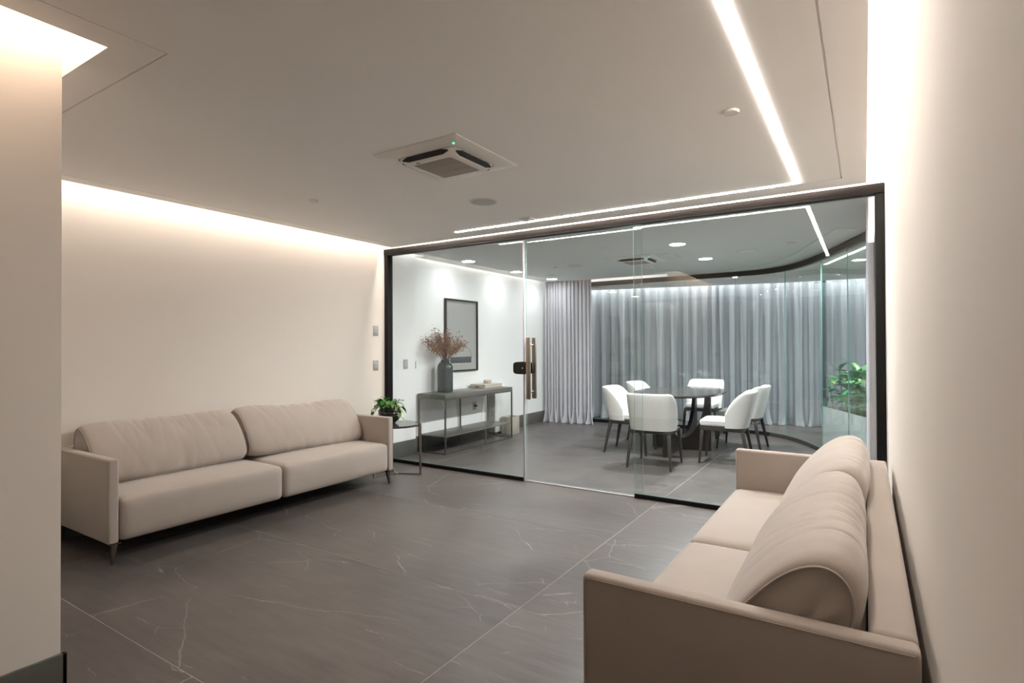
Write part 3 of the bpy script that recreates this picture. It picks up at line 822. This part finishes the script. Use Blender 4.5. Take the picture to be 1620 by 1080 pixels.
# ------------------------------------------------------------------ leaves
def leaf_mesh(name, L, W, droop, m, fold=0.25, n=5):
    v = []; f = []
    for i in range(n + 1):
        u = i / n
        w = W * math.sin(PI * min(1, u * 0.97 + 0.02)) ** 0.75 * (1.0 - 0.35 * u) if 0 < i < n else 0.0008
        x = L * u; z = -droop * L * u * u
        v += [(x, -w / 2, z + fold * w / 2), (x, 0, z), (x, w / 2, z + fold * w / 2)]
    for i in range(n):
        a = 3 * i
        f += [(a, a + 1, a + 4, a + 3), (a + 1, a + 2, a + 5, a + 4)]
    me = bpy.data.meshes.new(name); me.from_pydata(v, [], f); me.materials.append(m)
    for p in me.polygons: p.use_smooth = True
    return me
def place_leaf(me, parent, base, az, el, sc, roll=0.0, ymin=None):
    mt = Matrix.Translation(base) @ Matrix.Rotation(az, 4, 'Z') @ Matrix.Rotation(-el, 4, 'Y') @ Matrix.Rotation(roll, 4, 'X') @ Matrix.Scale(sc, 4)
    if ymin is not None and min((mt @ v.co).y for v in me.vertices) < ymin: return None
    o = bpy.data.objects.new('leaf', me); C.objects.link(o); o.parent = parent
    o.matrix_local = mt
    return o

# ------------------------------------------------------------------ side table with plant
st = thing('side_table', 'small round black marble side table with thin bronze legs', 'table', (-4.37, 4.47, 0))
lathe('table_top', [(0, 0.552), (0.262, 0.552), (0.266, 0.548), (0.266, 0.535), (0.262, 0.531), (0, 0.531)], M['marble'], st, 48)
lathe('hub', [(0, 0.016), (0.03, 0.016), (0.032, 0.013), (0.032, 0.001), (0, 0.001)], M['steel'], st, 20)
for k, a in enumerate((math.radians(23), math.radians(-100), math.radians(143))):
    ca, sa = math.cos(a), math.sin(a); R = 0.282
    # each leg: flat foot bar out from the hub, then upright to the table edge
    bm = bmesh.new(); wv = 0.0085; hh = 0.010
    prof = [(0.02, 0.002), (R + 0.008, 0.002), (R + 0.008, 0.560), (R - 0.012, 0.560), (R - 0.012, 0.014), (0.02, 0.014)]
    A = [bm.verts.new((x * ca - wv * -sa, x * sa - wv * ca, z)) for x, z in prof]; B = [bm.verts.new((x * ca + wv * -sa, x * sa + wv * ca, z)) for x, z in prof]
    bm.faces.new(A); bm.faces.new(B[::-1])
    for i in range(6): bm.faces.new((A[i], A[(i + 1) % 6], B[(i + 1) % 6], B[i]))
    bm.normal_update()
    bmesh.ops.triangulate(bm, faces=[f for f in bm.faces if len(f.verts) > 4])
    from_bm('leg', bm, M['steel'], st, 30)
    box('bracket', (R - 0.035, -0.007, 0.520), (R - 0.0125, 0.007, 0.5305), M['steel'], st).rotation_euler = (0, 0, a)

pp = thing('potted_plant', 'leafy green plant in a round black ribbed pot on the side table', 'plant', (-4.46, 4.47, 0.5525))
prof = [(0, 0.0005), (0.060, 0.0005)]
for i in range(33):
    u = i / 32; a = -1.15 + 2.15 * u
    r = 0.125 * math.cos(a) ** 0.9 + 0.0035 * math.sin(i * 1.55)
    prof.append((r, 0.112 + 0.115 * math.sin(a)))
prof += [(prof[-1][0] - 0.008, prof[-1][1] + 0.002), (prof[-1][0] - 0.010, 0.185), (0, 0.183)]
lathe('pot', prof, M['pot'], pp, 36)
lathe('soil', [(0, 0.190), (0.052, 0.188), (0.052, 0.1835), (0, 0.1835)], M['soil'], pp, 16)
lm = [leaf_mesh('leaf_a', 0.105, 0.080, 0.45, M['leaf']), leaf_mesh('leaf_b', 0.09, 0.068, 0.35, M['leaf']), leaf_mesh('leaf_c', 0.08, 0.055, 0.55, M['leaf_light'])]
rnd = random.Random(4)
for i in range(34):
    az = rnd.uniform(1.2, 1.2 + 2 * PI) if i % 2 else rnd.uniform(3.0, 5.0); r = rnd.uniform(0.02, 0.12); z = 0.20 + rnd.uniform(0, 0.085) - 0.4 * max(0, r - 0.05)
    place_leaf(lm[0 if rnd.random() < 0.5 else (1 if rnd.random() < 0.6 else 2)], pp, (r * math.cos(az), r * math.sin(az), z), az + rnd.uniform(-0.8, 0.8), rnd.uniform(-0.5, 0.9), rnd.uniform(0.75, 1.15), rnd.uniform(-0.6, 0.6))
for s, az0 in enumerate((-0.3, 3.6, 2.9)):      # trailing vines
    pts = []
    for i in range(7):
        u = i / 6; r = 0.06 + 0.13 * math.sin(u * 1.5); pts.append((r * math.cos(az0 + 0.2 * u), r * math.sin(az0 + 0.2 * u), 0.20 + 0.03 * math.sin(u * 3) - 0.13 * u * u))
    tube('vine', pts, 0.0018, M['leaf'], pp, 5)
    for i in range(1, 7):
        place_leaf(lm[2 if s != 2 else 0], pp, pts[i], az0 + (-1) ** i * 0.9, 0.0 - 0.1 * i, 0.85, 0.2)

# ------------------------------------------------------------------ console table and what stands on it
cx0, cx1, cy0, cy1 = -5.035, -4.565, 5.562, 7.172
ct = thing('console_table', 'long greige console table with a lower shelf and slim metal frame by the white wall', 'console table', ((cx0 + cx1) / 2, (cy0 + cy1) / 2, 0))
hx, hy = (cx1 - cx0) / 2, (cy1 - cy0) / 2
box('table_top', (-hx, -hy, 0.719), (hx, hy, 0.775), M['console'], ct, bevel=0.002)
box('shelf', (-hx + 0.016, -hy + 0.016, 0.216), (hx - 0.016, hy - 0.016, 0.230), M['console'], ct, bevel=0.001)
fr = 0.009
for sx in (-1, 1):
    for yy in (-hy + fr, 0.10, hy - fr):
        if sx > 0 and abs(yy - 0.10) < 0.01:
            box('post', (sx * (hx - fr) - fr, yy - fr, 0.016), (sx * (hx - fr) + fr, yy + fr, 0.2155), M['cframe'], ct)
        else:
            box('post', (sx * (hx - fr) - fr, yy - fr, 0.0155), (sx * (hx - fr) + fr, yy + fr, 0.7025), M['cframe'], ct)
    box('rail', (sx * (hx - fr) - fr, -hy, 0.0005), (sx * (hx - fr) + fr, hy, 0.015), M['cframe'], ct)
    box('rail', (sx * (hx - fr) - fr, -hy, 0.703), (sx * (hx - fr) + fr, hy, 0.7185), M['cframe'], ct)
for sy in (-1, 1):
    box('rail', (-hx + 2 * fr + 0.0005, sy * (hy - fr) - fr, 0.0005), (hx - 2 * fr - 0.0005, sy * (hy - fr) + fr, 0.015), M['cframe'], ct)
    box('rail', (-hx + 2 * fr + 0.0005, sy * (hy - fr) - fr, 0.703), (hx - 2 * fr - 0.0005, sy * (hy - fr) + fr, 0.7185), M['cframe'], ct)

va = thing('vase_of_dried_flowers', 'tall smoky blue-grey glass vase holding rust dried flowers', 'vase', (-4.86, 5.92, 0.7755))
lathe('vase', [(0, 0.0), (0.100, 0.0), (0.106, 0.008), (0.107, 0.12), (0.109, 0.30), (0.106, 0.355), (0.085, 0.395), (0.062, 0.415), (0.058, 0.430), (0.061, 0.442), (0.055, 0.442), (0.052, 0.420), (0.07, 0.39), (0.09, 0.34), (0.09, 0.02), (0, 0.015)], M['vase'], va, 36)
rnd = random.Random(12)
bmf = bmesh.new()
def floret(bm, p, s, rnd):
    d = Vector((rnd.uniform(-1, 1), rnd.uniform(-1, 1), rnd.uniform(-0.5, 1))).normalized(); u = d.orthogonal().normalized(); v = d.cross(u)
    q = [bm.verts.new(p), bm.verts.new(p + d * s * 0.55 + u * s * 0.35), bm.verts.new(p + d * s), bm.verts.new(p + d * s * 0.55 - u * s * 0.35), bm.verts.new(p + d * s * 0.5 + v * s * 0.3)]
    bm.faces.new((q[0], q[1], q[4])); bm.faces.new((q[1], q[2], q[4])); bm.faces.new((q[2], q[3], q[4])); bm.faces.new((q[3], q[0], q[4])); bm.faces.new((q[0], q[3], q[2], q[1]))
for i in range(34):
    az = rnd.uniform(0, 2 * PI); spread = rnd.uniform(0.02, 0.36) ** 0.9; hgt = rnd.uniform(0.24, 0.40) * (1.1 - 0.75 * spread) + (0.13 if i in (3, 11) else 0)
    x, y = spread * math.cos(az), spread * math.sin(az)
    if x < -0.13: x = -0.13 + (x + 0.13) * 0.1
    P0 = Vector((0.02 * math.cos(az), 0.02 * math.sin(az), 0.40)); P1 = Vector((x * 0.35, y * 0.35, 0.43 + hgt * 0.55)); P2 = Vector((x, y, 0.43 + hgt))
    pts = [(P0.lerp(P1, t / 6)).lerp(P1.lerp(P2, t / 6), t / 6) for t in range(7)]
    tube('stem', pts, 0.0022, M['drystem'], va, 4)
    for k in range(95):
        t = rnd.uniform(0.38, 1.0); p = (P0.lerp(P1, t)).lerp(P1.lerp(P2, t), t)
        p = p + Vector((rnd.gauss(0, 1), rnd.gauss(0, 1), rnd.gauss(0, 1))) * 0.028 * (0.5 + t * 0.6)
        floret(bmf, p, rnd.uniform(0.010, 0.024), rnd)
fl = from_bm('dried_florets', bmf, M['dry'], va, None); fl['kind'] = 'stuff'

tb = thing('storage_box', 'flat beige box with a cut-out handle lying on the console', 'box', (-4.87, 6.915, 0.7755))
box('body', (-0.135, -0.225, 0.0), (0.135, 0.225, 0.040), M['beige'], tb, bevel=0.002)
box('lid', (-0.138, -0.228, 0.0405), (0.138, 0.228, 0.056), M['beige'], tb, bevel=0.002)
box('handle_slot', (-0.05, -0.2275, 0.014), (0.03, -0.2252, 0.026), M['dark'], tb)
rb = thing('round_box', 'small round beige lidded box on top of the flat box', 'box', (-4.86, 6.93, 0.832))
lathe('body', [(0, 0), (0.058, 0), (0.060, 0.003), (0.060, 0.038), (0, 0.038)], M['beige'], rb, 28)
lathe('lid', [(0, 0.0385), (0.063, 0.0385), (0.063, 0.052), (0.060, 0.055), (0, 0.055)], M['beige'], rb, 28)

# slim white equipment tower behind the far end of the console
eq = thing('equipment_tower', 'slim white equipment cabinet with grey control strip behind the console end', 'cabinet', (-4.975, 7.50, 0))
box('body', (-0.062, -0.270, 0.04), (0.052, 0.27, 0.70), M['white_pl2'], eq, bevel=0.004)
fp = box('control_panel', (-0.060, -0.277, 0.05), (0.050, -0.2705, 0.69), M['greymetal'], eq, bevel=0.002)
for zz, ss in ((0.60, 0.022), (0.46, 0.028)):
    box('button', (-0.02, -0.281, zz - ss), (0.02, -0.2775, zz + ss), M['plate'], fp, bevel=0.003)
for zz in (0.30, 0.33, 0.36):
    box('vent_slot', (-0.022, -0.2795, zz), (0.022, -0.2775, zz + 0.007), M['dark'], fp)
box('foot', (-0.055, -0.26, 0.0005), (0.045, 0.26, 0.0395), M['dark'], eq)

wb = thing('waste_bin', 'small square taupe bin on the floor past the console end', 'bin', (-4.82, 7.44, 0))
s = 0.125
wb_prof = [(s - 0.008, 0.0005), (s, 0.01), (s, 0.270), (s - 0.006, 0.270), (s - 0.006, 0.03)]
wb.location = (-4.79, 7.46, 0)
rings_mesh('body', [[(a, b, z) for a, b in rrect(r_ * 0.78, r_, 0.012, 3)] for r_, z in wb_prof], M['bin'], wb, True, True, 35)
rings_mesh('rim', [[(a, b, z) for a, b in rrect(r_ * 0.78, r_, 0.012, 3)] for r_, z in ((s - 0.005, 0.2705), (s + 0.003, 0.2705), (s + 0.003, 0.279), (s - 0.005, 0.279), (s - 0.005, 0.2705))], M['bin'], wb, False, False, 35)

# ------------------------------------------------------------------ framed picture
fp_ = thing('framed_picture', 'tall black-framed abstract picture on the white wall', 'picture', (XW, 6.525, 1.56))
W2, H2 = 0.388, 0.528
box('canvas', (0.004, -W2 + 0.02, -H2 + 0.02), (0.016, W2 - 0.02, H2 - 0.02), M['artbg'], fp_)
for sy in (-1, 1): box('frame_side', (0.001, sy * W2 - (0.022 if sy > 0 else 0), -H2), (0.040, sy * W2 + (0.022 if sy < 0 else 0), H2), M['black'], fp_, bevel=0.002)
for sz in (-1, 1): box('frame_rail', (0.001, -W2 + 0.0225, sz * H2 - (0.022 if sz > 0 else 0)), (0.040, W2 - 0.0225, sz * H2 + (0.022 if sz < 0 else 0)), M['black'], fp_, bevel=0.002)
box('painted_block', (0.0162, -0.27, -0.405), (0.0172, 0.24, -0.315), M['artdark'], fp_, bevel=0.0003)
box('painted_base', (0.0162, -0.25, -0.432), (0.0170, -0.04, -0.412), M['artpale'], fp_, bevel=0.0003)
arc = [(0.0168, -0.02 + 0.27 * math.cos(a), -0.33 + 0.19 * math.sin(a)) for a in [0.0 + 2.7 * k / 24 for k in range(25)]]
tube('painted_arc', arc, 0.0022, M['artline'], fp_, 5)
box('painted_band', (0.0161, -W2 + 0.021, H2 - 0.135), (0.0164, W2 - 0.021, H2 - 0.131), M['artpale'], fp_)

# ------------------------------------------------------------------ dining table
TX, TY = -2.12, 7.62
dt_ = thing('dining_table', 'oval dark marble dining table on a black sculptural base', 'table', (TX, TY, 0))
top = []
for k in range(64):
    a = 2 * PI * k / 64; ca, sa = math.cos(a), math.sin(a)
    top.append((0.56 * math.copysign(abs(ca) ** 0.88, ca), 0.86 * math.copysign(abs(sa) ** 0.88, sa)))
def sc(pl, k, z): return [(x * k, y * k, z) for x, y in pl]
rings_mesh('table_top', [sc(top, 0.955, 0.748), sc(top, 0.992, 0.766), sc(top, 1.0, 0.776), sc(top, 0.998, 0.782)], M['marble'], dt_, True, True, 40)
def u_plate(w, th, axis, up=0.075, b=0.60):
    """upright plate with a deep curved cut-out: two posts joined by a curved foot"""
    a = w - up; rings = []
    xs_ = [-w, -a - 0.0005] + [-a * math.cos(PI * k / 28) for k in range(29)] + [a + 0.0005, w]
    for x in xs_:
        zt = 0.747 if abs(x) > a else 0.747 - b * math.sqrt(max(0, 1 - (x / a) ** 2))
        if axis == 'y': rings.append([(-th, x, 0.0005), (th, x, 0.0005), (th, x, zt), (-th, x, zt)])
        else: rings.append([(x, -th, 0.0005), (x, th, 0.0005), (x, th, zt), (x, -th, zt)])
    return rings_mesh('base_plate', rings, M['tbase'], dt_, True, True, 25)
u_plate(0.75, 0.025, 'y')
u_plate(0.39, 0.0245, 'x')

# ------------------------------------------------------------------ dining chairs
def chair():
    t = thing('dining_chair', 'x', 'chair', (0, 0, 0), 0, 'white upholstered dining chairs around the oval table')
    # local +y is the front
    soft_box('seat', (-0.213, -0.205, 0.432), (0.213, 0.275, 0.515), 0.032, 0.012, M['fabric'], t, 14, 14, 6)
    tube('seat_piping', [(x, y, 0.497) for x, y in rrect(0.214, 0.241, 0.04, 5)], 0.003, M['piping'], t, 5, True)
    t.children[-1].location = (0, 0.031, 0)
    # wrap-around back
    n = 36; rings = []
    A = math.radians(89)
    for i in range(n + 1):
        th = -A + 2 * A * i / n
        sx, sy = math.sin(th), -math.cos(th)
        e = abs(th) / A
        ztop = 0.858 - 0.006 * e * e
        if e > 0.56:
            k = min(1.0, (e - 0.56) / 0.44)
            ztop = 0.598 + 0.258 * (max(0.0, 1 - k ** 1.9)) ** 0.62
        zb = 0.432
        def P(rad, z):
            f = (z - zb) / 0.43
            ex = 0.62
            px = math.copysign(abs(sx) ** ex, sx) * (0.245 + 0.032 * f + rad)
            back = -0.245 - 0.080 * f
            py = (math.copysign(abs(sy) ** ex, sy) * (0.240 + 0.105 * f + rad)) if sy < 0 else abs(sy) ** 0.9 * (0.20 + 0.30 * f)
            return (px, py, z)
        ri, ro = -0.030, 0.016
        hgt = ztop - zb
        ring = []
        for k in range(7): ring.append(P(ro, zb + (hgt - 0.02) * k / 6))
        for k in range(1, 6):
            a = PI * k / 6
            ring.append(P((ri + ro) / 2 + (ro - ri) / 2 * math.cos(a), ztop - 0.02 + 0.02 * math.sin(a)))
        for k in range(7): ring.append(P(ri, ztop - 0.02 - (hgt - 0.02) * k / 6))
        rings.append(ring)
    back = rings_mesh('backrest', rings, M['fabric'], t, True, True, 60)
    tube('backrest_piping', [rings[i][9 - 1] for i in range(1, n)], 0.0026, M['piping'], back, 5)
    rings_mesh('seat_frame', [[(a, b + 0.02, z) for a, b in rrect(r, r + 0.012, 0.04, 4)] for r, z in ((0.232, 0.395), (0.240, 0.397), (0.240, 0.4315), (0.2, 0.4315))], M['wood'], t, True, True, 35)
    for s in (-1, 1):
        taper('leg', (s * 0.222, 0.240, 0.394), (s * 0.245, 0.272, 0.0), (0.040, 0.040), (0.022, 0.022), M['wood'], t, 0.004)
        taper('leg', (s * 0.215, -0.205, 0.394), (s * 0.250, -0.282, 0.0), (0.042, 0.042), (0.024, 0.024), M['wood'], t, 0.004)
    return t
proto = chair()
spots = [
    (-2.085, 6.385, 0.05, 'white dining chair with its back to the glass door at the near table end'),
    (-2.63, 7.055, -PI / 2 + 0.06, 'white dining chair on the curtain side, nearer the glass partition'),
    (-2.70, 8.12, -PI / 2 - 0.02, 'white dining chair half hidden behind the left end of the table'),
    (-1.42, 7.03, PI / 2 + 0.07, 'white dining chair on the right side of the table, closest to the right sofa'),
    (-1.42, 8.07, PI / 2 - 0.04, 'white dining chair on the right, overlapped by the chair in front of it'),
    (-2.13, 8.90, PI, 'white dining chair at the far end of the table facing the partition'),
]
for i, (x, y, r, lab) in enumerate(spots):
    o = proto if i == 0 else copy_tree(proto)
    o.location = (x, y, 0); o.rotation_euler = (0, 0, r); o['label'] = lab

# ------------------------------------------------------------------ planter and plant behind the slanted glass
ang = math.atan2(-0.91, 0.411)
pl = thing('potted_plant', 'bushy glossy green plant in a long pale planter behind the slanted glass', 'plant', (-0.10, 8.33, 0), ang)
L_, W_ = 0.62, 0.17
rings_mesh('trough', [[(a, b, z) for a, b in rrect(L_ + d, W_ + d, 0.012, 3)] for d, z in ((-0.006, 0.0005), (0, 0.006), (0, 0.545), (-0.02, 0.545), (-0.02, 0.47))], M['planter'], pl, True, True, 35)
box('soil', (-L_ + 0.022, -W_ + 0.022, 0.4705), (L_ - 0.022, W_ - 0.022, 0.50), M['soil'], pl)
bp_ = pl; ZS = 0.5005
lb = [leaf_mesh('big_leaf_a', 0.25, 0.13, 0.35, M['leaf_deep'], 0.3, 6), leaf_mesh('big_leaf_b', 0.21, 0.115, 0.55, M['leaf_deep'], 0.3, 6), leaf_mesh('big_leaf_c', 0.24, 0.11, 0.25, M['leaf'], 0.35, 6), leaf_mesh('big_leaf_d', 0.20, 0.075, 0.4, M['leaf_light'], 0.3, 6)]
rnd = random.Random(31)
for i in range(20):
    bx_, by_ = rnd.uniform(-0.54, 0.56), rnd.uniform(-0.08, 0.11)
    hh = rnd.uniform(0.30, 0.58); lx, ly = rnd.uniform(-0.10, 0.10), rnd.uniform(-0.10, 0.08)
    tube('stalk', [(bx_, by_, ZS), (bx_ + lx * 0.3, by_ + ly * 0.3, ZS + hh * 0.5), (bx_ + lx, by_ + ly, ZS + hh)], 0.006, M['leaf'], bp_, 6)
    for k in range(9):
        t_ = 0.30 + 0.70 * k / 8
        place_leaf(lb[rnd.choice((0, 0, 1, 1, 2, 2, 3))], bp_, (bx_ + lx * t_, by_ + ly * t_, ZS + hh * t_), k * 2.4 + rnd.uniform(-0.4, 0.4) + i, rnd.uniform(0.1, 1.25) * (0.45 + 0.55 * t_), rnd.uniform(0.75, 1.15), rnd.uniform(-0.5, 0.5), ymin=-0.27)
yl = leaf_mesh('yellow_leaf', 0.17, 0.05, 0.2, M['yellow'])
place_leaf(yl, bp_, (0.28, -0.19, ZS + 0.09), -1.4, -1.3, 0.9)
place_leaf(lb[0], bp_, (-0.60, -0.10, ZS + 0.18), 3.4, -0.9, 1.0)
